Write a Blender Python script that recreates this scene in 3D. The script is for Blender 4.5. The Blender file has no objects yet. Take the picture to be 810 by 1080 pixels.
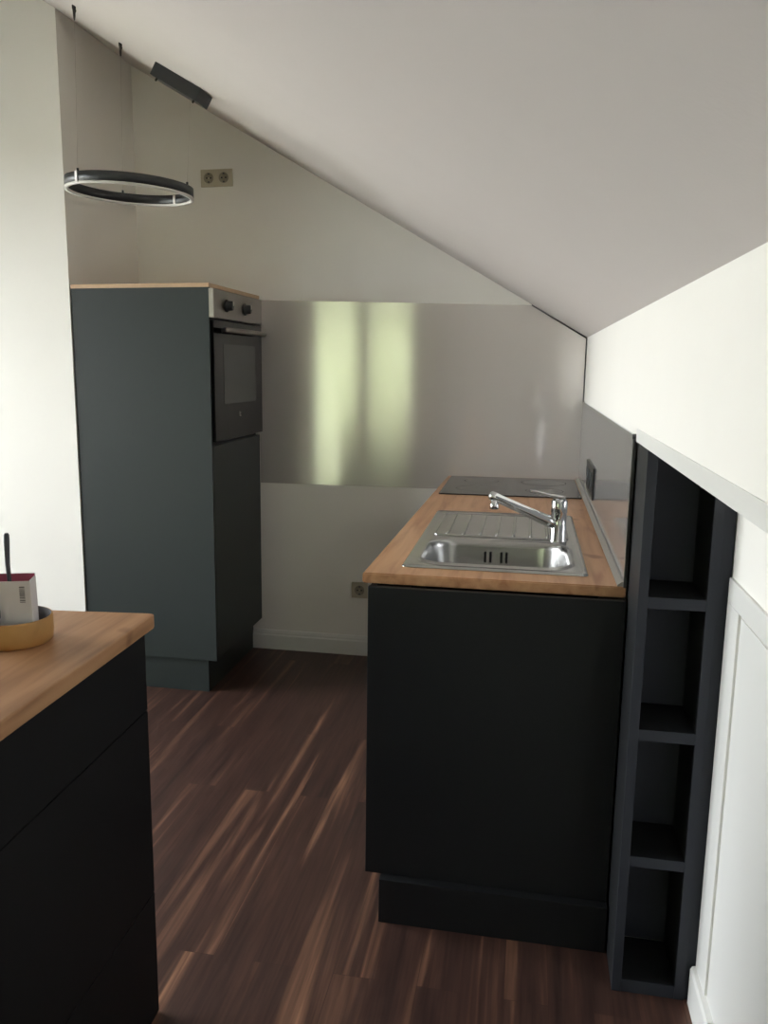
import bpy, bmesh, math, random
from mathutils import Vector, Matrix
random.seed(7)
S = bpy.context.scene
COL = S.collection
PI = math.pi

# ------------------------------------------------------------------ camera
F, CX, CY = 892.41, 372.78, 546.35
YAW, PIT, ROL, HC = -0.2023, 0.1775, 0.0068, 1.3951
cy, sy, cp, sp = math.cos(YAW), math.sin(YAW), math.cos(PIT), math.sin(PIT)
fw = Vector((sy*cp, cy*cp, -sp)); rt = Vector((cy, -sy, 0)); up = rt.cross(fw)
c_, s_ = math.cos(ROL), math.sin(ROL)
r2, u2 = c_*rt + s_*up, -s_*rt + c_*up
cam = bpy.data.cameras.new('camera'); co = bpy.data.objects.new('camera', cam); COL.objects.link(co)
co.matrix_world = Matrix(((r2.x, u2.x, -fw.x, 0), (r2.y, u2.y, -fw.y, 0), (r2.z, u2.z, -fw.z, HC), (0, 0, 0, 1)))
cam.sensor_width = 36; cam.sensor_fit = 'AUTO'
cam.lens = F/1080*36
cam.shift_x = (405-CX)/1080; cam.shift_y = (CY-540)/1080
cam.clip_start = .05
S.camera = co

# ------------------------------------------------------------------ light and exposure
S.view_settings.view_transform = 'Standard'; S.view_settings.look = 'None'
S.view_settings.gamma = 1; S.view_settings.use_curve_mapping = False
S.view_settings.exposure = 1.34
S.cycles.use_denoising = True
S.cycles.max_bounces = 12; S.cycles.diffuse_bounces = 8; S.cycles.glossy_bounces = 6
W = bpy.data.worlds.new('sky'); S.world = W; W.use_nodes = True
bg = W.node_tree.nodes['Background']
bg.inputs['Color'].default_value = (0.93, 0.965, 1.0, 1); bg.inputs['Strength'].default_value = 8.0
def portal(name, loc, rot, sx, sy_):
    l = bpy.data.lights.new(name, 'AREA'); l.shape = 'RECTANGLE'; l.size = sx; l.size_y = sy_
    l.cycles.is_portal = True
    o = bpy.data.objects.new(name, l); COL.objects.link(o); o.location = loc; o.rotation_euler = rot
    return o
# room measures
XK = .2366; XW = .42; YB = 3.906; XN = -1.861; YP = 3.26     # knee wall, recessed wall, back wall, niche wall, pier
XL = -3.4; YR = -2.3                                            # wall with the window, wall with the balcony door
ZK, SL = 1.5256, .5847
WIN = (1.1, 3.1, .25, 2.15)                                     # left window: y0 y1 z0 z1
DOOR = (-2.66, -1.29, 2.14)                                     # balcony door: x0 x1 height
portal('window_daylight', (XL-.02, (WIN[0]+WIN[1])/2, (WIN[2]+WIN[3])/2), (0, -PI/2, 0), WIN[3]-WIN[2], WIN[1]-WIN[0])
portal('door_daylight', ((DOOR[0]+DOOR[1])/2, YR-.02, DOOR[2]/2), (PI/2, 0, 0), DOOR[1]-DOOR[0], DOOR[2])
def zceil(x): return ZK + (XK-x)*SL

# ------------------------------------------------------------------ materials
def srgb(r, g, b):
    f = lambda c: (c/255/12.92) if c/255 <= .04045 else ((c/255+.055)/1.055)**2.4
    return (f(r), f(g), f(b), 1)
def mat(name, col, rough=.5, metal=0, noise=0, nscale=40, bump=0, bscale=200, spec=.5, coat=0):
    m = bpy.data.materials.new(name); m.use_nodes = True; n = m.node_tree.nodes; L = m.node_tree.links
    p = n['Principled BSDF']; p.inputs['Base Color'].default_value = col
    p.inputs['Roughness'].default_value = rough; p.inputs['Metallic'].default_value = metal
    p.inputs['Specular IOR Level'].default_value = spec; p.inputs['Coat Weight'].default_value = coat
    tc = n.new('ShaderNodeTexCoord')
    if noise:
        t = n.new('ShaderNodeTexNoise'); t.inputs['Scale'].default_value = nscale; t.inputs['Detail'].default_value = 4
        L.new(tc.outputs['Object'], t.inputs['Vector'])
        mx = n.new('ShaderNodeMix'); mx.data_type = 'RGBA'
        mx.inputs['A'].default_value = tuple(c*(1-noise) for c in col[:3])+(1,)
        mx.inputs['B'].default_value = tuple(min(1, c*(1+noise)) for c in col[:3])+(1,)
        L.new(t.outputs['Fac'], mx.inputs['Factor']); L.new(mx.outputs['Result'], p.inputs['Base Color'])
    if bump:
        t = n.new('ShaderNodeTexNoise'); t.inputs['Scale'].default_value = bscale; t.inputs['Detail'].default_value = 3
        L.new(tc.outputs['Object'], t.inputs['Vector'])
        b = n.new('ShaderNodeBump'); b.inputs['Strength'].default_value = bump; b.inputs['Distance'].default_value = .002
        L.new(t.outputs['Fac'], b.inputs['Height']); L.new(b.outputs['Normal'], p.inputs['Normal'])
    return m
def wood(name, c0, c1, c2, stretch, rough=.45, axis='Y'):
    """long streaks along one axis"""
    m = bpy.data.materials.new(name); m.use_nodes = True; n = m.node_tree.nodes; L = m.node_tree.links
    p = n['Principled BSDF']; p.inputs['Roughness'].default_value = rough
    tc = n.new('ShaderNodeTexCoord'); mp = n.new('ShaderNodeMapping')
    sc = {'Y': (stretch, 1.6, stretch), 'X': (1.6, stretch, stretch)}[axis]
    mp.inputs['Scale'].default_value = sc; L.new(tc.outputs['Object'], mp.inputs['Vector'])
    t = n.new('ShaderNodeTexNoise'); t.inputs['Scale'].default_value = 1.5; t.inputs['Detail'].default_value = 6; t.inputs['Distortion'].default_value = .6
    L.new(mp.outputs['Vector'], t.inputs['Vector'])
    r = n.new('ShaderNodeValToRGB'); e = r.color_ramp.elements
    e[0].position = .3; e[0].color = c0; e[1].position = .72; e[1].color = c2
    k = e.new(.5); k.color = c1
    L.new(t.outputs['Fac'], r.inputs['Fac'])
    # small dark knots
    v = n.new('ShaderNodeTexNoise'); v.inputs['Scale'].default_value = 9; v.inputs['Detail'].default_value = 1
    L.new(tc.outputs['Object'], v.inputs['Vector'])
    r2_ = n.new('ShaderNodeValToRGB'); r2_.color_ramp.elements[0].position = .71; r2_.color_ramp.elements[0].color = (1, 1, 1, 1)
    r2_.color_ramp.elements[1].position = .78; r2_.color_ramp.elements[1].color = (.6, .5, .45, 1)
    L.new(v.outputs['Fac'], r2_.inputs['Fac'])
    mx = n.new('ShaderNodeMix'); mx.data_type = 'RGBA'; mx.blend_type = 'MULTIPLY'; mx.inputs['Factor'].default_value = 1
    L.new(r.outputs['Color'], mx.inputs['A']); L.new(r2_.outputs['Color'], mx.inputs['B'])
    L.new(mx.outputs['Result'], p.inputs['Base Color'])
    return m
def floor_mat():
    m = bpy.data.materials.new('walnut_laminate'); m.use_nodes = True; n = m.node_tree.nodes; L = m.node_tree.links
    p = n['Principled BSDF']; p.inputs['Roughness'].default_value = .42; p.inputs['Specular IOR Level'].default_value = .3
    tc = n.new('ShaderNodeTexCoord')
    sw = n.new('ShaderNodeMapping'); sw.inputs['Rotation'].default_value = (0, 0, PI/2)
    L.new(tc.outputs['Object'], sw.inputs['Vector'])
    br = n.new('ShaderNodeTexBrick'); br.inputs['Scale'].default_value = 1; br.offset = .37
    br.inputs['Brick Width'].default_value = 1.25; br.inputs['Row Height'].default_value = .098
    br.inputs['Mortar Size'].default_value = .0007; br.inputs['Mortar Smooth'].default_value = .3
    br.inputs['Color1'].default_value = (0, 0, 0, 1); br.inputs['Color2'].default_value = (1, 1, 1, 1); br.inputs['Mortar'].default_value = (.5, .5, .5, 1)
    L.new(sw.outputs['Vector'], br.inputs['Vector'])
    # every plank gets its own piece of the grain
    sep = n.new('ShaderNodeSeparateColor'); L.new(br.outputs['Color'], sep.inputs['Color'])
    mul = n.new('ShaderNodeMath'); mul.operation = 'MULTIPLY'; mul.inputs[1].default_value = 23.7; L.new(sep.outputs['Red'], mul.inputs[0])
    cmb = n.new('ShaderNodeCombineXYZ'); L.new(mul.outputs[0], cmb.inputs['Z']); L.new(mul.outputs[0], cmb.inputs['Y'])
    mp = n.new('ShaderNodeMapping'); mp.inputs['Scale'].default_value = (13, .5, 1); L.new(tc.outputs['Object'], mp.inputs['Vector'])
    ad = n.new('ShaderNodeVectorMath'); ad.operation = 'ADD'; L.new(mp.outputs['Vector'], ad.inputs[0]); L.new(cmb.outputs['Vector'], ad.inputs[1])
    t = n.new('ShaderNodeTexNoise'); t.inputs['Scale'].default_value = 1.3; t.inputs['Detail'].default_value = 3; t.inputs['Distortion'].default_value = .8
    L.new(ad.outputs['Vector'], t.inputs['Vector'])
    r = n.new('ShaderNodeValToRGB'); e = r.color_ramp.elements
    e[0].position = .30; e[0].color = srgb(56, 41, 37)
    e[1].position = .74; e[1].color = srgb(156, 116, 90)
    k = e.new(.56); k.color = srgb(73, 52, 45)
    k = e.new(.66); k.color = srgb(110, 80, 64)
    L.new(t.outputs['Fac'], r.inputs['Fac'])
    mp2 = n.new('ShaderNodeMapping'); mp2.inputs['Scale'].default_value = (110, 5, 1); L.new(tc.outputs['Object'], mp2.inputs['Vector'])
    t2 = n.new('ShaderNodeTexNoise'); t2.inputs['Scale'].default_value = 1; t2.inputs['Detail'].default_value = 4; L.new(mp2.outputs['Vector'], t2.inputs['Vector'])
    r3 = n.new('ShaderNodeValToRGB'); r3.color_ramp.elements[0].position = .3; r3.color_ramp.elements[0].color = (.68, .66, .66, 1)
    r3.color_ramp.elements[1].position = .7; r3.color_ramp.elements[1].color = (1.12, 1.1, 1.1, 1)
    L.new(t2.outputs['Fac'], r3.inputs['Fac'])
    mx = n.new('ShaderNodeMix'); mx.data_type = 'RGBA'; mx.blend_type = 'MULTIPLY'; mx.inputs['Factor'].default_value = 1
    L.new(r.outputs['Color'], mx.inputs['A']); L.new(r3.outputs['Color'], mx.inputs['B'])
    m2 = n.new('ShaderNodeMix'); m2.data_type = 'RGBA'; m2.inputs['B'].default_value = srgb(58, 38, 33)
    L.new(br.outputs['Fac'], m2.inputs['Factor']); L.new(mx.outputs['Result'], m2.inputs['A'])
    L.new(m2.outputs['Result'], p.inputs['Base Color'])
    return m
def brushed(name, col, rough, aniso, tangent, streak=.04, sscale=(1, 1, 400)):
    m = mat(name, col, rough, 1); n = m.node_tree.nodes; L = m.node_tree.links; p = n['Principled BSDF']
    p.inputs['Anisotropic'].default_value = aniso
    c = n.new('ShaderNodeCombineXYZ')
    for i in range(3): c.inputs[i].default_value = tangent[i]
    L.new(c.outputs['Vector'], p.inputs['Tangent'])
    tc = n.new('ShaderNodeTexCoord'); mp = n.new('ShaderNodeMapping'); mp.inputs['Scale'].default_value = sscale
    L.new(tc.outputs['Object'], mp.inputs['Vector'])
    t = n.new('ShaderNodeTexNoise'); t.inputs['Scale'].default_value = 1; t.inputs['Detail'].default_value = 2; L.new(mp.outputs['Vector'], t.inputs['Vector'])
    mx = n.new('ShaderNodeMix'); mx.data_type = 'RGBA'
    mx.inputs['A'].default_value = tuple(x*(1-streak) for x in col[:3])+(1,); mx.inputs['B'].default_value = tuple(min(1, x*(1+streak)) for x in col[:3])+(1,)
    L.new(t.outputs['Fac'], mx.inputs['Factor']); L.new(mx.outputs['Result'], p.inputs['Base Color'])
    return m
M = {}
M['wall'] = mat('white_wall_paint', srgb(240, 238, 232), .9, noise=.015, nscale=6, bump=.12, bscale=160)
M['wallpaper'] = M['wall']
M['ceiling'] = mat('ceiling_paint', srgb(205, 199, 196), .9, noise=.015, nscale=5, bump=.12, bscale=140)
M['trim'] = mat('white_lacquer', srgb(228, 228, 224), .4)
M['floor'] = floor_mat()
M['black'] = mat('matt_black_board', srgb(25, 27, 29), .55, noise=.06, nscale=60, bump=.05, bscale=500, spec=.35)
M['deepblack'] = mat('matt_black_front', srgb(20, 20, 22), .6, noise=.06, nscale=60, bump=.05, bscale=500, spec=.25)
M['anthracite'] = mat('anthracite_board', srgb(47, 50, 59), .5, noise=.05, nscale=60, bump=.05, bscale=500, spec=.35)
M['shelfback'] = mat('anthracite_inside', srgb(62, 65, 74), .55, noise=.05, nscale=60, spec=.35)
M['green'] = mat('dark_green_grey_board', srgb(41, 48, 47), .45, noise=.05, nscale=60, bump=.05, bscale=500, spec=.4)
M['oak'] = wood('oak_worktop', srgb(166, 118, 84), srgb(192, 146, 108), srgb(204, 160, 122), 22, .42)
M['oak2'] = wood('oak_worktop_other', srgb(154, 112, 80), srgb(174, 132, 96), srgb(186, 144, 108), 22, .45)
M['edge'] = mat('pale_wood_edge', srgb(190, 160, 128), .5, noise=.05)
M['steel'] = brushed('brushed_steel_sheet', srgb(240, 237, 234), .15, 1.0, (0, 0, 1), .05, (1.5, 1, 260))
def two_lobes(m, f, rough):
    n = m.node_tree.nodes; L = m.node_tree.links; p = n['Principled BSDF']
    q = n.new('ShaderNodeBsdfPrincipled'); q.inputs['Metallic'].default_value = 1; q.inputs['Roughness'].default_value = rough
    q.inputs['Base Color'].default_value = p.inputs['Base Color'].default_value
    x = n.new('ShaderNodeMixShader'); x.inputs['Fac'].default_value = f
    L.new(p.outputs[0], x.inputs[1]); L.new(q.outputs[0], x.inputs[2]); L.new(x.outputs[0], n['Material Output'].inputs['Surface'])
two_lobes(M["steel"], .52, .8)
M['splash'] = mat('polished_steel_sheet', srgb(165, 165, 166), .14, .6)
M['steel_edge'] = mat('steel_edge', srgb(90, 90, 90), .4, 1)
M['sink'] = brushed('sink_steel', srgb(176, 176, 174), .24, .5, (1, 0, 0), .04, (2, 200, 2))
M['chrome'] = mat('chrome', srgb(222, 224, 226), .06, 1)
M['alu'] = mat('satin_aluminium', srgb(146, 141, 136), .38, 1)
M['alu_light'] = mat('bright_aluminium', srgb(205, 200, 194), .35, 1)
M['glassblack'] = mat('black_glass', srgb(14, 15, 16), .10, spec=.15, noise=.02)
M['hob'] = mat('hob_glass', srgb(24, 24, 26), .16, spec=.6)
M['ovenwin'] = mat('oven_window_glass', srgb(60, 64, 62), .14, spec=.25)
M['plastic_black'] = mat('black_plastic', srgb(24, 24, 25), .4)
M['socket'] = mat('cream_plastic', srgb(190, 182, 160), .4)
M['socket_in'] = mat('cream_plastic_inner', srgb(150, 143, 124), .4)
M['dark'] = mat('dark_hole', srgb(12, 12, 12), .8)
M['lamp'] = mat('dark_lamp_metal', srgb(66, 68, 70), .4, metal=.6)
M['diffuser'] = mat('white_diffuser', srgb(205, 203, 198), .5)
M['cable'] = mat('cable_clear', srgb(190, 186, 178), .4)
M['screw'] = mat('dark_screw', srgb(60, 56, 52), .5, metal=.5)
M['bamboo'] = wood('bamboo', srgb(168, 126, 72), srgb(182, 140, 84), srgb(192, 150, 94), 12, .55, 'X')
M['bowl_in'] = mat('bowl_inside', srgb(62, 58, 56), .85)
M['carton'] = mat('white_carton', srgb(214, 210, 212), .6, noise=.02)
M['carton_in'] = mat('pink_carton_inside', srgb(176, 84, 108), .6)
M['print'] = mat('print_grey', srgb(104, 102, 106), .6)
M['spoon'] = mat('grey_spoon_plastic', srgb(78, 80, 86), .4)
M['leaf'] = mat('hedge_leaves', srgb(132, 140, 108), .7, noise=.3, nscale=5)
M['outside'] = mat('garden_ground', srgb(176, 174, 160), .9, noise=.1, nscale=2)
M['seal'] = mat('seal_strip', srgb(170, 166, 160), .35, metal=.7)
g = bpy.data.materials.new('window_glass'); g.use_nodes = True
gn = g.node_tree.nodes; gl = g.node_tree.links
gn.remove(gn['Principled BSDF'])
tr = gn.new('ShaderNodeBsdfTransparent'); gs = gn.new('ShaderNodeBsdfGlossy'); gs.inputs['Roughness'].default_value = .02
fr = gn.new('ShaderNodeFresnel'); fr.inputs['IOR'].default_value = 1.45; ms = gn.new('ShaderNodeMixShader')
gl.new(fr.outputs['Fac'], ms.inputs['Fac']); gl.new(tr.outputs[0], ms.inputs[1]); gl.new(gs.outputs[0], ms.inputs[2])
gl.new(ms.outputs[0], gn['Material Output'].inputs['Surface'])
M['glass'] = g

# ------------------------------------------------------------------ mesh helpers
class MB:
    def __init__(s): s.bm = bmesh.new()
    def _bevel(s, faces, bev, seg=2):
        if not bev: return
        es = list({e for f in faces for e in f.edges})
        bmesh.ops.bevel(s.bm, geom=es, offset=bev, segments=seg, affect='EDGES', profile=.6)
    def box(s, x0, x1, y0, y1, z0, z1, bev=0):
        return s.prism([(x0, y0), (x1, y0), (x1, y1), (x0, y1)], z0, z1, bev)
    def prism(s, poly, a0, a1, bev=0, axis='z'):
        f = {'z': lambda p, a: (p[0], p[1], a), 'y': lambda p, a: (p[0], a, p[1]), 'x': lambda p, a: (a, p[0], p[1])}[axis]
        A = [s.bm.verts.new(f(p, a0)) for p in poly]; B = [s.bm.verts.new(f(p, a1)) for p in poly]
        n = len(poly); fs = [s.bm.faces.new(A[::-1]), s.bm.faces.new(B)]
        for i in range(n): fs.append(s.bm.faces.new((A[i], A[(i+1) % n], B[(i+1) % n], B[i])))
        bmesh.ops.recalc_face_normals(s.bm, faces=fs)
        s._bevel(fs, bev); return s
    def loops(s, loops, cap0=False, cap1=False, closed=False):
        R = [[s.bm.verts.new(p) for p in l] for l in loops]; fs = []
        pairs = list(zip(R[:-1], R[1:])) + ([(R[-1], R[0])] if closed else [])
        for a, b in pairs:
            n = len(a)
            for i in range(n): fs.append(s.bm.faces.new((a[i], a[(i+1) % n], b[(i+1) % n], b[i])))
        if cap0: fs.append(s.bm.faces.new(R[0][::-1]))
        if cap1: fs.append(s.bm.faces.new(R[-1]))
        bmesh.ops.recalc_face_normals(s.bm, faces=fs)
        for f in fs: f.smooth = True
        return s
    def tube(s, pts, r, n=12, caps=True):
        pts = [Vector(p) for p in pts]; rs = r if isinstance(r, (list, tuple)) else [r]*len(pts)
        L = []; ref = None
        for i, p in enumerate(pts):
            d = (pts[min(i+1, len(pts)-1)]-pts[max(i-1, 0)]).normalized()
            if ref is None: ref = d.orthogonal().normalized()
            u = (ref - d*ref.dot(d)).normalized(); v = d.cross(u); ref = u
            L.append([p + rs[i]*(math.cos(2*PI*k/n)*u + math.sin(2*PI*k/n)*v) for k in range(n)])
        return s.loops(L, caps, caps)
    def lathe(s, c, prof, n=32, cap0=True, cap1=True, axis='z'):
        L = []
        for r, h in prof:
            l = []
            for k in range(n):
                a = 2*PI*k/n; p = (r*math.cos(a), r*math.sin(a))
                o = {'z': (p[0], p[1], h), 'x': (h, p[0], p[1]), 'y': (p[0], h, p[1])}[axis]
                l.append((c[0]+o[0], c[1]+o[1], c[2]+o[2]))
            L.append(l)
        return s.loops(L, cap0, cap1)
    def build(s, name, m, parent=None, smooth_angle=None):
        me = bpy.data.meshes.new(name)
        off = Vector((0, 0, 0)); q = parent
        while q is not None: off += q.location; q = q.parent
        bmesh.ops.translate(s.bm, verts=s.bm.verts, vec=-off)
        s.bm.to_mesh(me); s.bm.free()
        me.materials.append(m)
        o = bpy.data.objects.new(name, me); COL.objects.link(o)
        if parent is not None: o.parent = parent
        return o
def thing(name, loc, label, cat, group=None):
    o = bpy.data.objects.new(name, None); COL.objects.link(o); o.location = loc; o.empty_display_size = .05
    o['label'] = label; o['category'] = cat
    if group: o['group'] = group
    return o
def tag(o, label, cat, group=None):
    o['label'] = label; o['category'] = cat
    if group: o['group'] = group
    return o
def struct(name, mb, m, parent=None):
    o = mb.build(name, m, parent)
    if parent is None: o['kind'] = 'structure'
    return o
def rrect(x0, x1, y0, y1, z, r, n=8):
    P = []
    for cx_, cy_, a0 in ((x1-r, y1-r, 0), (x0+r, y1-r, PI/2), (x0+r, y0+r, PI), (x1-r, y0+r, 1.5*PI)):
        for k in range(n+1):
            a = a0 + PI/2*k/n; P.append((cx_+r*math.cos(a), cy_+r*math.sin(a), z))
    return P

# ------------------------------------------------------------------ room shell
struct('floor', MB().box(XL-.1, XW+.1, YR-.1, YB+.1, -.08, 0), M['floor'])
ZT = 3.05; xt = XK-(ZT-ZK)/SL
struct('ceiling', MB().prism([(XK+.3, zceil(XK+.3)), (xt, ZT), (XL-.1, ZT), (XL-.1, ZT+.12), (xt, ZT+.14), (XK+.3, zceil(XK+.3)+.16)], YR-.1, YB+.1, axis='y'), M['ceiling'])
struct('wall_back', MB().box(XN-.2, XW+.1, YB, YB+.1, 0, 3.0), M['wall'])
# pier beside the tall cabinet: its face looks at the room, its side closes the niche
struct('wall_left', MB().box(XL-.1, XN, YP, YB, 0, 3.04), M['wall'])
w = MB().box(XK, XW, YR, YB, 1.2356, ZK+.03)
w.box(XW, XW+.08, YR, YB, 0, 1.3)
w.box(XK+.006, XW, 1.968, YB, 0, 1.2356)
struct('wall_right', w, M['wall'])
struct('trim_1', MB().box(XK-.002, XK, YR, 1.962, 1.2356, 1.264, .0008), M['trim'])
y0, y1, z0, z1 = WIN
w = MB().box(XL-.1, XL, YR, y0, 0, ZT); w.box(XL-.1, XL, y1, YP, 0, ZT); w.box(XL-.1, XL, y0, y1, 0, z0); w.box(XL-.1, XL, y0, y1, z1, ZT)
struct('wall_side', w, M['wall'])
x0, x1, zd = DOOR
w = MB().box(XL-.1, x0, YR-.1, YR, 0, ZT); w.box(x1, XW+.08, YR-.1, YR, 0, ZT); w.box(x0, x1, YR-.1, YR, zd, ZT)
struct('wall_rear', w, M['wall'])
# window in the side wall
fwn = MB()
for a, b, c, d in ((y0, y1, z0, z0+.06), (y0, y1, z1-.06, z1), (y0, y0+.06, z0+.06, z1-.06), (y1-.06, y1, z0+.06, z1-.06), ((y0+y1)/2-.05, (y0+y1)/2+.05, z0+.06, z1-.06)):
    fwn.box(XL-.08, XL-.02, a, b, c, d)
wf = struct('window_1', fwn, M['trim'])
for a, b in ((y0+.06, (y0+y1)/2-.05), ((y0+y1)/2+.05, y1-.06)):
    MB().box(XL-.052, XL-.048, a, b, z0+.06, z1-.06).build('pane', M['glass'], wf)
MB().box(XL-.02, XL+.04, y0-.05, y1+.05, z0-.03, z0).build('window_sill', M['trim'], wf)
# two-leaf glazed balcony door behind the camera, seen only in the steel sheet
fd = MB(); xm = (x0+x1)/2; hw = .068
for a, b, c, d in ((x0, x1, zd-.1, zd), (x0, x1, 0, .1), (x0, x0+.1, .1, zd-.1), (x1-.1, x1, .1, zd-.1), (xm-hw, xm+hw, .1, zd-.1)):
    fd.box(a, b, YR-.08, YR-.02, c, d)
df = struct('door_2', fd, M['trim'])
for a, b in ((x0+.1, xm-hw), (xm+hw, x1-.1)):
    MB().box(a, b, YR-.052, YR-.048, .1, zd-.1).build('pane', M['glass'], df)
MB().tube([(xm, YR-.02, 1.05), (xm, YR+.03, 1.05), (xm-.1, YR+.03, 1.05)], .009).build('door_handle', M['alu'], df)
# hatch in the recessed wall on the right
XD = XW-.007
fh = MB().box(XD, XW, -.4, 1.79, .929, .979, .002); fh.box(XD, XW, 1.695, 1.79, .0, .929, .002); fh.box(XD, XW, -.4, -.32, 0, .929, .002)
dh = struct('door_1', fh, M['trim'])
MB().box(XD+.004, XW, -.31, 1.69, .06, .922, .002).build('door_panel', M['trim'], dh)
# baseboards
prof = [(0, 0), (-.018, 0), (-.018, .07), (-.013, .076), (-.013, .084), (-.008, .096), (0, .096)]
struct('baseboard_back', MB().prism([(YB+a, b) for a, b in prof], XN, XK, axis='x'), M['trim'])
pr = [(XW, 0), (.402, 0), (.402, .085), (.406, .092), (XW, .096)]
b = MB().prism(pr, 1.62, 1.788, axis='y'); b.prism([(a, h-.002 if h > .05 else h) for a, h in pr], YR, 1.617, axis='y')
struct('baseboard_right', b, M['trim'])

# ------------------------------------------------------------------ garden behind the balcony door
struct('ground_outside', MB().prism([(-24, -24), (12, -24), (12, YR-.12), (XL-.12, YR-.12), (XL-.12, 14), (-24, 14)], -.3, -.1), M['outside'])
hd = MB()
for i in range(300):
    x = -9+(i%30)*.46+random.uniform(-.2, .2); z = (i//30)*.48+random.uniform(-.15, .2); y = -5.7 - random.uniform(0, .8)
    r = random.uniform(.48, .75)
    v = bmesh.ops.create_icosphere(hd.bm, subdivisions=2, radius=r, matrix=Matrix.Translation((x, y, z)))['verts']
    for q in v: q.co += Vector((random.uniform(-1, 1), random.uniform(-1, 1), random.uniform(-1, 1)))*.09
ho = hd.build('hedge', M['leaf']); ho['kind'] = 'stuff'; ho['label'] = 'green garden hedge mirrored as two pale green bands in the steel sheet'; ho['category'] = 'hedge'

# ------------------------------------------------------------------ tall oven cabinet
XC, YC, YCE, HT = -1.262, 3.265, 3.898, 1.70
t = thing('tall_oven_cabinet', (-1.55, 3.57, 0), 'tall dark green-grey cabinet standing beside the white wall, oven built in its upper half', 'cabinet')
c = MB().box(XN+.004, XC, YC, YC+.018, .15, HT); c.box(XN+.004, XC-.02, YCE-.018, YCE, .15, HT); c.box(XN+.004, XN+.02, YC+.018, YCE-.018, .15, HT)
c.box(XN+.02, XC-.02, YC+.018, YCE-.018, .15, .168); c.box(XN+.02, XC-.02, YC+.018, YCE-.018, 1.06, 1.075); c.box(XN+.02, XC-.02, YC+.018, YCE-.018, HT-.012, HT)
c.build('carcass', M['green'], t)
MB().box(XN+.004, XC+.004, YC-.002, YCE+.006, HT, HT+.016, .001).build('top_board', M['edge'], t)['label'] = 'pale wood top board'
MB().box(XC-.019, XC, YC+.021, YCE, .155, 1.068, .0015).build('door', M['green'], t)
MB().box(XN+.004, XC-.046, YC+.022, YCE, 0, .147).build('plinth', M['green'], t)
# built-in oven
ov = thing('built_in_oven', (-1.30, 3.58, 1.08), 'built-in oven with silver control panel and black glass door in the tall cabinet', 'oven')
OY0, OY1 = YC+.012, YCE+.002
MB().box(XC-.50, XC-.012, YC+.022, YCE-.022, 1.08, HT-.014).build('oven_body', M['plastic_black'], ov)
MB().box(XC-.010, XC+.016, OY0, OY1, 1.583, HT-.004, .002).build('control_panel', M['alu'], ov)['label'] = 'silver control panel'
MB().box(XC-.002, XC+.0185, OY0-.0105, OY0-.0005, 1.583, HT-.004, .001).build('end_cap', M['alu_light'], ov)['label'] = 'bright end strip of the control panel'
for y in (3.43, 3.66):
    k = MB().lathe((XC+.016, y, 1.638), [(.026, 0), (.026, .004), (.02, .005), (.019, .026), (.016, .028)], 24, axis='x').build('knob', M['plastic_black'], ov)
    MB().box(XC+.044, XC+.047, y-.003, y+.003, 1.638, 1.655).build('pointer', M['alu_light'], k)
d = MB().box(XC-.010, XC+.014, OY0, OY1, 1.084, 1.574, .002).build('oven_door', M['glassblack'], ov)
MB().box(XC+.0142, XC+.0152, 3.385, 3.80, 1.235, 1.482).build('window_glass', M['ovenwin'], d)
h = MB().tube([(XC+.046, 3.335, 1.537), (XC+.046, 3.845, 1.537)], .011, 16)
h.tube([(XC+.012, 3.37, 1.535), (XC+.046, 3.37, 1.537)], .007); h.tube([(XC+.012, 3.81, 1.535), (XC+.046, 3.81, 1.537)], .007)
h.build('handle', M['alu'], d)
lg = MB().box(XC+.0143, XC+.0150, 3.572, 3.578, 1.175, 1.197); lg.box(XC+.0143, XC+.0150, 3.578, 3.592, 1.175, 1.180); lg.box(XC+.0143, XC+.0150, 3.584, 3.588, 1.184, 1.194)
lg.build('emblem', M['alu'], d)

# ------------------------------------------------------------------ steel sheet on the back wall
XS0, XS1, ZB, ZTp = -1.2612, .2335, .8362, 1.68
xcut = XK-(1.668-ZK)/SL
st = thing('steel_backsplash', ((XS0+XS1)/2, YB, ZB), 'large brushed steel sheet on the back wall mirroring two green windows', 'backsplash')
poly = [(XS0, ZB), (XS1, ZB), (XS1, zceil(XS1)-.005), (xcut, 1.664), (XS0, 1.697)]
MB().prism(poly, YB-.004, YB-.0005, axis='y').build('steel_sheet', M['steel'], st)
e = MB(); L_ = [poly[2], poly[3]]
for a, b in ((poly[1], poly[2]), (poly[2], poly[3])):
    e.tube([(a[0], YB-.005, a[1]), (b[0], YB-.005, b[1])], .0028, 6)
e.build('edge_trim', M['steel_edge'], st)

# ------------------------------------------------------------------ sink run under the knee wall
WY0, WT, WZ = 1.9714, .026, .9
W0, W1, W0F, W1F = -.381, XK-.001, -.3542, XK-.004
XP, YE = -.3617, 1.943
ct = MB(); HX0, HX1, HY0, HY1 = -.27, .14, 2.085, 2.88
outer0 = [(W1, 2.95), (W1F, YB-.005), (W0F, YB-.005), (W0, WY0), (W1, WY0)]
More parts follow.
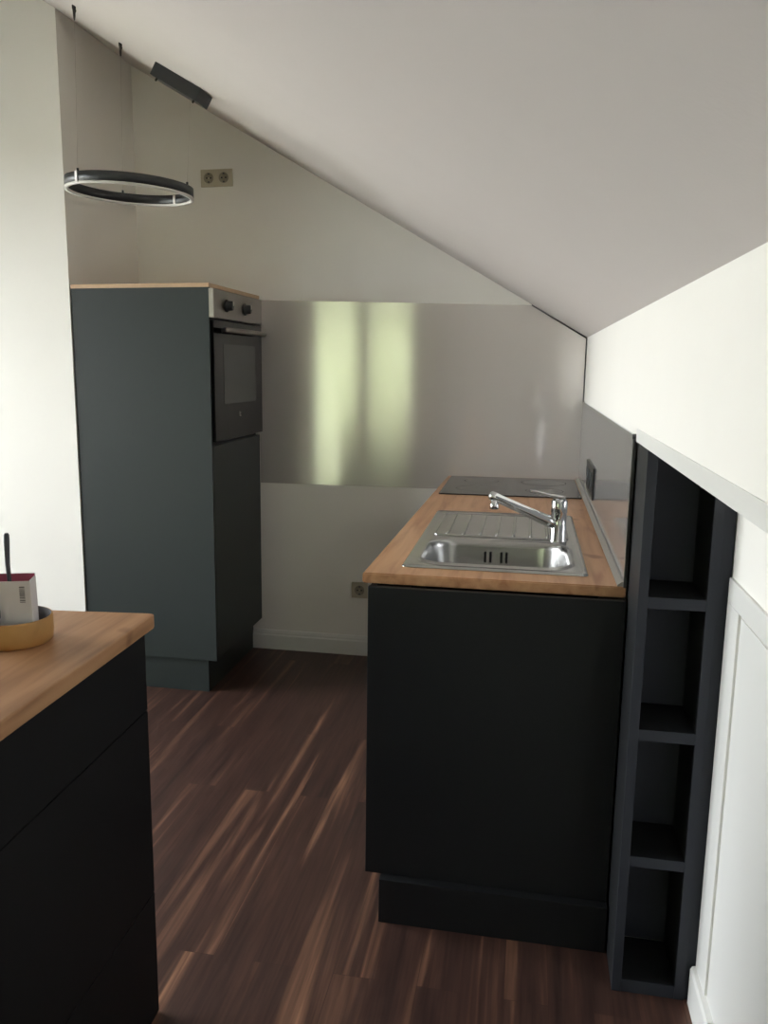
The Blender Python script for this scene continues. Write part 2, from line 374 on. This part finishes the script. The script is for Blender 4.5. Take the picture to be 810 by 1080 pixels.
# worktop with a cut-out for the sink: a ring of prisms
def wx0(y): return W0+(W0F-W0)*(y-WY0)/(YB-.005-WY0)
def wx1(y): return W1+(W1F-W1)*(y-WY0)/(YB-.005-WY0)
def ringtop(z):
    o = [(wx0(WY0), WY0), (wx1(WY0), WY0), (wx1(YB-.005), YB-.005), (wx0(YB-.005), YB-.005)]
    i = [(HX0, HY0), (HX1, HY0), (HX1, HY1), (HX0, HY1)]
    return [Vector((p[0], p[1], z)) for p in o], [Vector((p[0], p[1], z)) for p in i]
ot, it = ringtop(WZ); ob, ib = ringtop(WZ-WT)
ct.loops([ot, ob, ib, it], closed=True)
for f in ct.bm.faces: f.smooth = False
oe = [ed for ed in ct.bm.edges if all(abs(v.co.z-WZ) < 1e-5 or abs(v.co.z-WZ+WT) < 1e-5 for v in ed.verts) and all(min(abs(v.co.x-wx0(v.co.y)), abs(v.co.x-wx1(v.co.y))) < 1e-4 for v in ed.verts)]
bmesh.ops.bevel(ct.bm, geom=oe, offset=.003, segments=2, affect='EDGES')
tag(ct.build('worktop', M['oak']), 'oak-look worktop with sink and hob running along the low right wall', 'worktop')

def base_cabinet(y0, y1, label, first=False):
    t = thing('base_cabinet', (-.06, (y0+y1)/2, 0), label, 'cabinet', 'base cabinets under the worktop')
    xr = XK-.002
    c = MB()
    if not first: c.box(XP+.02, xr, y0+.001, y0+.017, .12, WZ-WT-.001)
    c.box(XP+.02, xr, y1-.017, y1-.001, .12, WZ-WT-.001); c.box(xr-.006, xr, y0+.018, y1-.017, .12, WZ-WT-.001)
    c.box(XP+.02, xr-.006, y0+.018, y1-.017, .12, .136)
    c.build('carcass', M['black'], t)
    if first:
        MB().box(XP, xr, YE, YE+.016, .12, WZ-WT-.001, .001).build('side_panel', M['black'], t)
    d = MB().box(XP, XP+.019, y0+(.0175 if first else .002), y1-.002, .123, WZ-WT-.004, .0015).build('door', M['black'], t)
    MB().box(XP-.03, XP, (y0+y1)/2-.07, (y0+y1)/2+.07, .80, .81, .002).build('handle', M['plastic_black'], d)
    MB().box(XP+.04, xr, y0-(.025 if first else -.001), y1-.001, 0, .119, .001).build('plinth', M['black'], t)
    return t
base_cabinet(YE, 2.60, 'matt black base cabinet under the sink, its plain side panel facing the room', True)
base_cabinet(2.60, 3.25, 'black base cabinet between the sink cabinet and the hob cabinet')
base_cabinet(3.25, YB-.022, 'black base cabinet under the hob against the back wall')

# inset sink
sk = thing('inset_sink', (-.07, 2.48, WZ), 'stainless steel inset sink with bowl and grooved drainer in the worktop', 'sink')
SX0, SX1, SY0, SY1 = -.297, .157, 2.05, 2.893
BX0, BX1, BY0, BY1 = -.262, .118, 2.088, 2.402
z = WZ
L = [rrect(SX0, SX1, SY0, SY1, z+.0005, .012), rrect(SX0, SX1, SY0, SY1, z+.003, .012), rrect(SX0+.006, SX1-.006, SY0+.006, SY1-.006, z+.007, .012),
     rrect(SX0+.012, SX1-.012, SY0+.011, SY1-.012, z+.0042, .012), rrect(SX0+.014, SX1-.014, SY0+.0125, SY1-.014, z+.004, .012),
     rrect(BX0-.013, BX1+.013, BY0-.0105, BY1+.013, z+.004, .085), rrect(BX0-.011, BX1+.011, BY0-.0095, BY1+.011, z+.0043, .084),
     rrect(BX0-.007, BX1+.007, BY0-.006, BY1+.007, z+.0095, .082), rrect(BX0-.003, BX1+.003, BY0-.003, BY1+.003, z+.0095, .08),
     rrect(BX0+.002, BX1-.002, BY0+.002, BY1-.002, z+.004, .078), rrect(BX0+.005, BX1-.005, BY0+.005, BY1-.005, z-.012, .076),
     rrect(BX0+.016, BX1-.016, BY0+.014, BY1-.014, z-.11, .07), rrect(BX0+.03, BX1-.03, BY0+.028, BY1-.028, z-.14, .06),
     rrect(BX0+.06, BX1-.06, BY0+.055, BY1-.055, z-.15, .05), rrect(-.11, -.034, 2.206, 2.282, z-.152, .037)]
bs = MB().loops(L, False, True); bs.build('basin', M['sink'], sk)
gr = MB()
for k in range(7):
    x = -.225+k*.049
    gr.tube([(x, 2.485, z+.0045), (x, 2.50, z+.0065), (x, 2.80, z+.0065), (x, 2.82, z+.0045)], .0045, 8)
gr.build('drainer_ridges', M['sink'], sk)
fr_ = MB(); pts = rrect(-.262, .125, 2.470, 2.855, z+.004, .02, 5)
fr_.tube(pts+[pts[0]], .0035, 8, False); fr_.build('drainer_rim', M['sink'], sk)
for dx in (-.033, -.018, .012, .027):
    MB().box(-.072+dx-.003, -.072+dx+.003, BY1-.0135, BY1-.007, z-.055, z-.024, .0012).build('overflow_slot', M['dark'], sk)
MB().lathe((-.069, 2.244, z-.151), [(.038, 0), (.036, .003), (.02, .001)], 24).build('strainer', M['chrome'], sk)

# mixer tap
TX, TY = .096, 2.437
tp = thing('mixer_tap', (TX, TY, z+.006), 'chrome single-lever mixer tap standing behind the sink bowl', 'tap')
zb = z+.0048
MB().lathe((TX, TY, zb), [(.0245, 0), (.0245, .006), (.0225, .009), (.0225, .048), (.0215, .05), (.0215, .085), (.0225, .087), (.0225, .118), (.019, .124), (.006, .126)], 32).build('body', M['chrome'], tp)
A = Vector((TX-.01, TY-.004, zb+.052)); B = Vector((-.084, TY-.055, zb+.132)); dv = (B-A).normalized()
sp_ = MB().tube([A, A+dv*.03, A+(B-A)*.5, B-dv*.02, B, B+dv*.012, B+dv*.017], [.0165, .0165, .014, .0125, .0135, .0125, .006], 20).build('spout', M['chrome'], tp)
MB().tube([B-Vector((0, 0, .004)), B-Vector((0, 0, .018)), B-Vector((0, 0, .020)), B-Vector((0, 0, .034)), B-Vector((0, 0, .035))], [.0105, .0105, .0125, .0125, .010], 20).build('aerator', M['chrome'], sp_)
lv = MB(); zl = zb+.124
lv.prism([(TX+.016, TY-.014), (TX+.018, TY+.012), (TX-.03, TY+.008), (TX-.082, TY+.004), (TX-.084, TY-.005), (TX-.03, TY-.011)], zl, zl+.008, .002)
for v in lv.bm.verts: v.co.z += max(0, TX-.0-v.co.x)*.2
lv.build('lever', M['chrome'], tp)

# hob
hb = thing('glass_hob', (-.06, 3.58, WZ), 'black glass hob set flush in the far end of the worktop', 'hob')
MB().box(-.335, .212, 3.305, 3.858, WZ+.0003, WZ+.0055, .0015).build('glass_plate', M['hob'], hb)
for cx_, cy_, r in ((-.19, 3.47, .09), (.075, 3.46, .075), (-.19, 3.71, .075), (.075, 3.71, .095)):
    n = 40; zz = WZ+.0057
    mk = MB().loops([[(cx_+rr*math.cos(2*PI*k/n), cy_+rr*math.sin(2*PI*k/n), zz) for k in range(n)] for rr in (r, r-.003)])
    mk.build('cooking_zone_ring', M['steel_edge'], hb)

# polished sheet along the knee wall
XQ = XK-.0065
ss = thing('side_splashback', (XQ, 2.9, WZ), 'grey polished splashback sheet along the low right wall behind the tap', 'backsplash')
sh = MB().box(XQ, XQ+.005, 1.966, YB-.006, WZ+.001, 1.2487); sh.build('steel_sheet', M['splash'], ss)
MB().box(XQ-.002, XQ+.006, 1.958, 1.966, WZ+.001, 1.252, .001).build('edge_profile', M['steel_edge'], ss)
MB().tube([(XQ-.003, 1.962, 1.246), (XQ+.005, 1.962, 1.246)], .006, 10).build('screw_head', M['plastic_black'], ss)
sl = MB().prism([(XQ-.0005, WZ+.0008), (XQ-.014, WZ+.0008), (XQ-.014, WZ+.004), (XQ-.004, WZ+.012), (XQ-.0005, WZ+.012)], 1.972, 3.86, axis='y')
sl.build('seal_strip', M['seal'], ss)['label'] = 'pale sealing strip along the foot of the sheet'
# dark socket in the sheet
so = thing('splashback_socket', (XQ, 3.15, 1.0), 'dark built-in wall socket in the polished splashback near the hob', 'socket')
MB().box(XQ-.006, XQ-.0002, 2.985, 3.325, .945, 1.055, .002).build('cover_plate', M['plastic_black'], so)
for y in (3.045, 3.155, 3.265):
    MB().lathe((XQ-.0062, y, 1.0), [(.037, 0), (.034, -.003), (.03, -.0006)], 24, axis='x').build('outlet', M['lamp'], so)

# ------------------------------------------------------------------ niche shelf at the end of the run
sf = thing('niche_shelf', (.33, 1.9, 0), 'tall narrow anthracite shelf with four open compartments at the end of the sink run', 'shelf')
Y0, Y1, ZS = 1.793, 1.962, 1.232
for xa, xb in ((.2395, .2595), (.3745, .3945)):
    q = MB().box(xa, xb, Y0+.003, Y1, 0, ZS, .0008).build('side_panel', M['black'], sf)
    MB().box(xa, xb, Y0, Y0+.003, 0, ZS, .0006).build('edge_band', M['anthracite'], q)['label'] = 'lighter front edge'
MB().box(.395, .4185, Y0+.004, Y1, 0, ZS, .0008).build('filler_strip', M['anthracite'], sf)
MB().box(.2597, .3743, Y1-.01, Y1, .03, ZS).build('back_panel', M['shelfback'], sf)
for za, zb_ in ((.0, .03), (.312, .336), (.608, .633), (.902, .926)):
    q = MB().box(.2597, .3743, Y0+.004, Y1-.011, za, zb_, .0008).build('shelf_board', M['black'], sf)
    MB().box(.2597, .3743, Y0+.001, Y0+.004, za, zb_, .0006).build('edge_band', M['anthracite'], q)['label'] = 'lighter front edge'

# ------------------------------------------------------------------ counter on the left
LX, LY = -.7214, 1.5384
ex = lambda y: LX+.0263*(LY-y)
LE = .15
poly = [(LX, LY), (ex(LE), LE), (-1.45, LE), (-1.45, LY-.111*(LX+1.45)*1.0)]
ctl = MB(); 
r = .012
ctl.prism([(LX-r*1.2, LY-.0013), (LX-.003, LY-r*.4), (LX, LY-r*1.2), (ex(LE), LE), (-1.45, LE), (-1.45, LY-.081)], WZ-.028, WZ, .0035)
tag(ctl.build('countertop', M['oak2']), 'oak-look countertop on the black drawer unit at the left front', 'worktop')
dr = thing('drawer_unit', (-1.05, .9, 0), 'matt black drawer unit under the left countertop', 'cabinet')
dx = -.017
fx = lambda y: ex(y)+dx
c = MB().prism([(fx(LY)-.02, LY-.023), (fx(LE)-.02, LE+.02), (-1.42, LE+.02), (-1.42, LY-.115)], .0, WZ-.029)
c.build('carcass', M['deepblack'], dr)
for za, zb_ in ((.004, .289), (.2915, .699), (.7015, WZ-.030)):
    MB().prism([(fx(LY)-.0195, LY-.021), (fx(LY), LY-.021), (fx(LE), LE+.02), (fx(LE)-.0195, LE+.02)], za, zb_, .001).build('drawer_front', M['deepblack'], dr)

# wooden bowl with its contents
bc = (-.897, 1.322)
bw = thing('wooden_bowl', (bc[0], bc[1], WZ), 'small round honey-coloured wooden bowl on the left countertop', 'bowl')
MB().lathe((bc[0], bc[1], WZ+.0005), [(.061, 0), (.065, .003), (.067, .02), (.067, .044), (.066, .047), (.064, .0475)], 40, True, False).build('outer_wall', M['bamboo'], bw)
MB().lathe((bc[0], bc[1], WZ+.0005), [(.064, .0475), (.0625, .045), (.061, .02), (.058, .008), (.02, .007)], 40, False, True).build('inner_wall', M['bowl_in'], bw)['label'] = 'dark inside of the bowl'
# open carton
ca = thing('open_carton', (-.89, 1.32, WZ+.008), 'open white carton with pink inside and barcode standing in the wooden bowl', 'carton')
ya, yb = 1.288, 1.330; xa, xb = -.925, -.8445; zt = 1.0205; zb0 = WZ+.0085
def tilt(mb):
    ca_, sa_ = math.cos(.33), math.sin(.33)
    for v in mb.bm.verts:
        x, y = v.co.x-xb, v.co.y-ya
        v.co.x = xb+x*ca_-y*sa_+(v.co.z-zb0)*-.02; v.co.y = ya+.012+x*sa_+y*ca_
    return mb
p = MB(); T = .0012
p.box(xa, xb, ya, ya+T, zb0, zt-.001); p.box(xb-T, xb-.0002, ya+T, yb-T, zb0, zt); p.box(xa, xa+T, ya+T, yb-T, zb0, zt); p.box(xa, xb, yb-T, yb, zb0, zt+.004); p.box(xa+T, xb-T, ya+T, yb-T, zb0, zb0+T)
tilt(p).build('box_body', M['carton'], ca)
q = MB(); q.box(xa+T, xb-T-.0002, yb-T-.0008, yb-T-.0002, zb0+T, zt+.0035); q.box(xb-T-.0008, xb-T-.0002, ya+T, yb-T-.001, zb0+T, zt-.0005)
tilt(q).build('lining', M['carton_in'], ca)['label'] = 'pink inside of the carton'
q = MB(); zz = .981
while zz < 1.010:
    hgt = random.choice((.0008, .0012, .0020)); q.box(-.8635, -.8545, ya-.0005, ya-.0001, zz, zz+hgt); zz += hgt+random.choice((.0008, .0013))
tilt(q).build('barcode', M['print'], ca)
s_o = MB().tube([(-.888, 1.311, WZ+.014), (-.893, 1.311, 1.0), (-.8955, 1.311, 1.045), (-.8945, 1.311, 1.085), (-.894, 1.311, 1.098), (-.894, 1.311, 1.101)], [.003, .0034, .0042, .0052, .005, .003], 12)
tag(s_o.build('spoon', M['spoon']), 'grey spoon handle sticking up out of the white carton', 'spoon')
k = MB().lathe((-.8985, 1.272, WZ+.009), [(.004, 0), (.006, .004), (.006, .044), (.0075, .048), (.0075, .060), (.005, .064)], 20)
tag(k.build('bottle_cap', M['plastic_black']), 'small black rounded cap showing over the bowl rim in front of the carton', 'cap')

# ------------------------------------------------------------------ sockets on the back wall
def outlet(parent, x, z, r):
    o = MB().lathe((x, YB-.0085, z), [(r, 0), (r, -.003), (r-.004, -.004), (r-.005, -.001), (.004, -.0005)], 28, axis='y').build('outlet', M['socket_in'], parent)
    hh = MB()
    for dx_ in (-.0095, .0095): hh.lathe((x+dx_, YB-.0098, z), [(.0036, 0), (.0036, -.0012)], 10, axis='y')
    hh.build('pin_holes', M['dark'], o)
    for dz in (-r+.006, r-.006): MB().box(x-.004, x+.004, YB-.0125, YB-.0085, z+dz-.003, z+dz+.003).build('earth_clip', M['steel_edge'], o)
t = thing('wall_socket', (-1.453, YB, 2.244), 'cream double wall socket high on the back wall beside the ring lamp', 'socket')
MB().box(-1.531, -1.377, YB-.009, YB-.0005, 2.206, 2.283, .002).build('cover_plate', M['socket'], t)
for x in (-1.4915, -1.4185): outlet(t, x, 2.2445, .024)
t = thing('wall_socket', (-.766, YB, .327), 'cream single wall socket low on the back wall beside the sink cabinet', 'socket')
MB().box(-.806, -.728, YB-.009, YB-.0005, .288, .366, .002).build('cover_plate', M['socket'], t)
outlet(t, -.767, .327, .024)

# ------------------------------------------------------------------ ring lamp
RC = Vector((-1.4075, 2.911, 1.987)); RR = .22; TA, TB = -.054, .0034
lt = thing('ring_pendant_lamp', RC, 'dark hanging ring lamp with white lower edge under the sloped ceiling', 'lamp')
def rp(a, r, h): 
    x, y = r*math.cos(a), r*math.sin(a)
    return (RC.x+x, RC.y+y, RC.z+TA*x+TB*y+h)
n = 96; H = .034
def ring(prof): return MB().loops([[rp(2*PI*k/n, r, h) for k in range(n)] for r, h in prof], closed=True)
ring([(RR, .003), (RR, H), (RR-.012, H), (RR-.012, .003)]).build('ring_frame', M['lamp'], lt)
ring([(RR, -.005), (RR, .0028), (RR-.012, .0028), (RR-.012, -.005)]).build('diffuser', M['diffuser'], lt)
for deg, side in ((245, 1), (66, -1)):
    a = math.radians(deg); da = .026; r0, r1 = (RR+.0003, RR+.003) if side > 0 else (RR-.015, RR-.0123)
    cl = MB().loops([[rp(a+s*da, r, h) for s, r in ((-1, r0), (1, r0), (1, r1), (-1, r1))] for h in (.001, H+.001)], True, True)
    for f in cl.bm.faces: f.smooth = False
    cl.build('clip', M['alu_light'], lt)['label'] = 'bright metal clip'
hooks = []
hookx = [(-1.505, 2.755), (-1.522, 3.112)]
ND = Vector((-SL, 0, -1)).normalized()
ce = Vector((-1.205, 3.045, zceil(-1.205)))+ND*.046
ends = [(245, Vector((hookx[0][0], hookx[0][1], zceil(hookx[0][0])-.043))), (123, Vector((hookx[1][0], hookx[1][1], zceil(hookx[1][0])-.043))), (0, ce)]
for deg, top in ends:
    a = math.radians(deg)
    b_ = Vector(rp(a, RR-.006, H))
    MB().tube([b_, top], .0005, 6).build('cable', M['cable'], lt)
    MB().tube([b_-Vector((0, 0, .001)), b_+Vector((0, 0, .010))], .004, 10).build('cable_grip', M['lamp'], lt)
# canopy fixed to the slope
cn = MB()
cn.box(-.0975, .0975, -.055, .055, -.046, -.0005, .002)
ang = math.atan(SL)
cxm = -1.2525
mtx = Matrix.Translation((cxm, 3.055, zceil(cxm))) @ Matrix.Rotation(ang, 4, 'Y')
bmesh.ops.transform(cn.bm, matrix=mtx, verts=cn.bm.verts)
cnp = cn.build('canopy', M['lamp'], lt)
for x in (-.07, .088):
    cs = MB().lathe((x, -.048, 0), [(.004, -.046), (.004, -.056), (.002, -.057)], 10)
    bmesh.ops.transform(cs.bm, matrix=mtx, verts=cs.bm.verts)
    cs.build('locking_screw', M['screw'], cnp)
# hooks in the ceiling
labels = ['small dark ceiling hook near the white wall corner, higher of the two', 'small dark ceiling hook beside the lamp canopy, lower of the two']
for (x, y), lb in zip(hookx, labels):
    zt_ = zceil(x)
    h = MB().tube([(x, y, zt_+.001), (x, y, zt_-.010), (x, y, zt_-.012), (x, y, zt_-.034), (x, y, zt_-.045)], [.0065, .0065, .0052, .004, .0022], 12)
    h.tube([(x+.004, y, zt_-.012), (x+.007, y, zt_-.016), (x+.004, y, zt_-.022)], .0016, 8)
    tag(h.build('ceiling_hook', M['screw']), lb, 'hook', 'hooks holding the ring lamp')
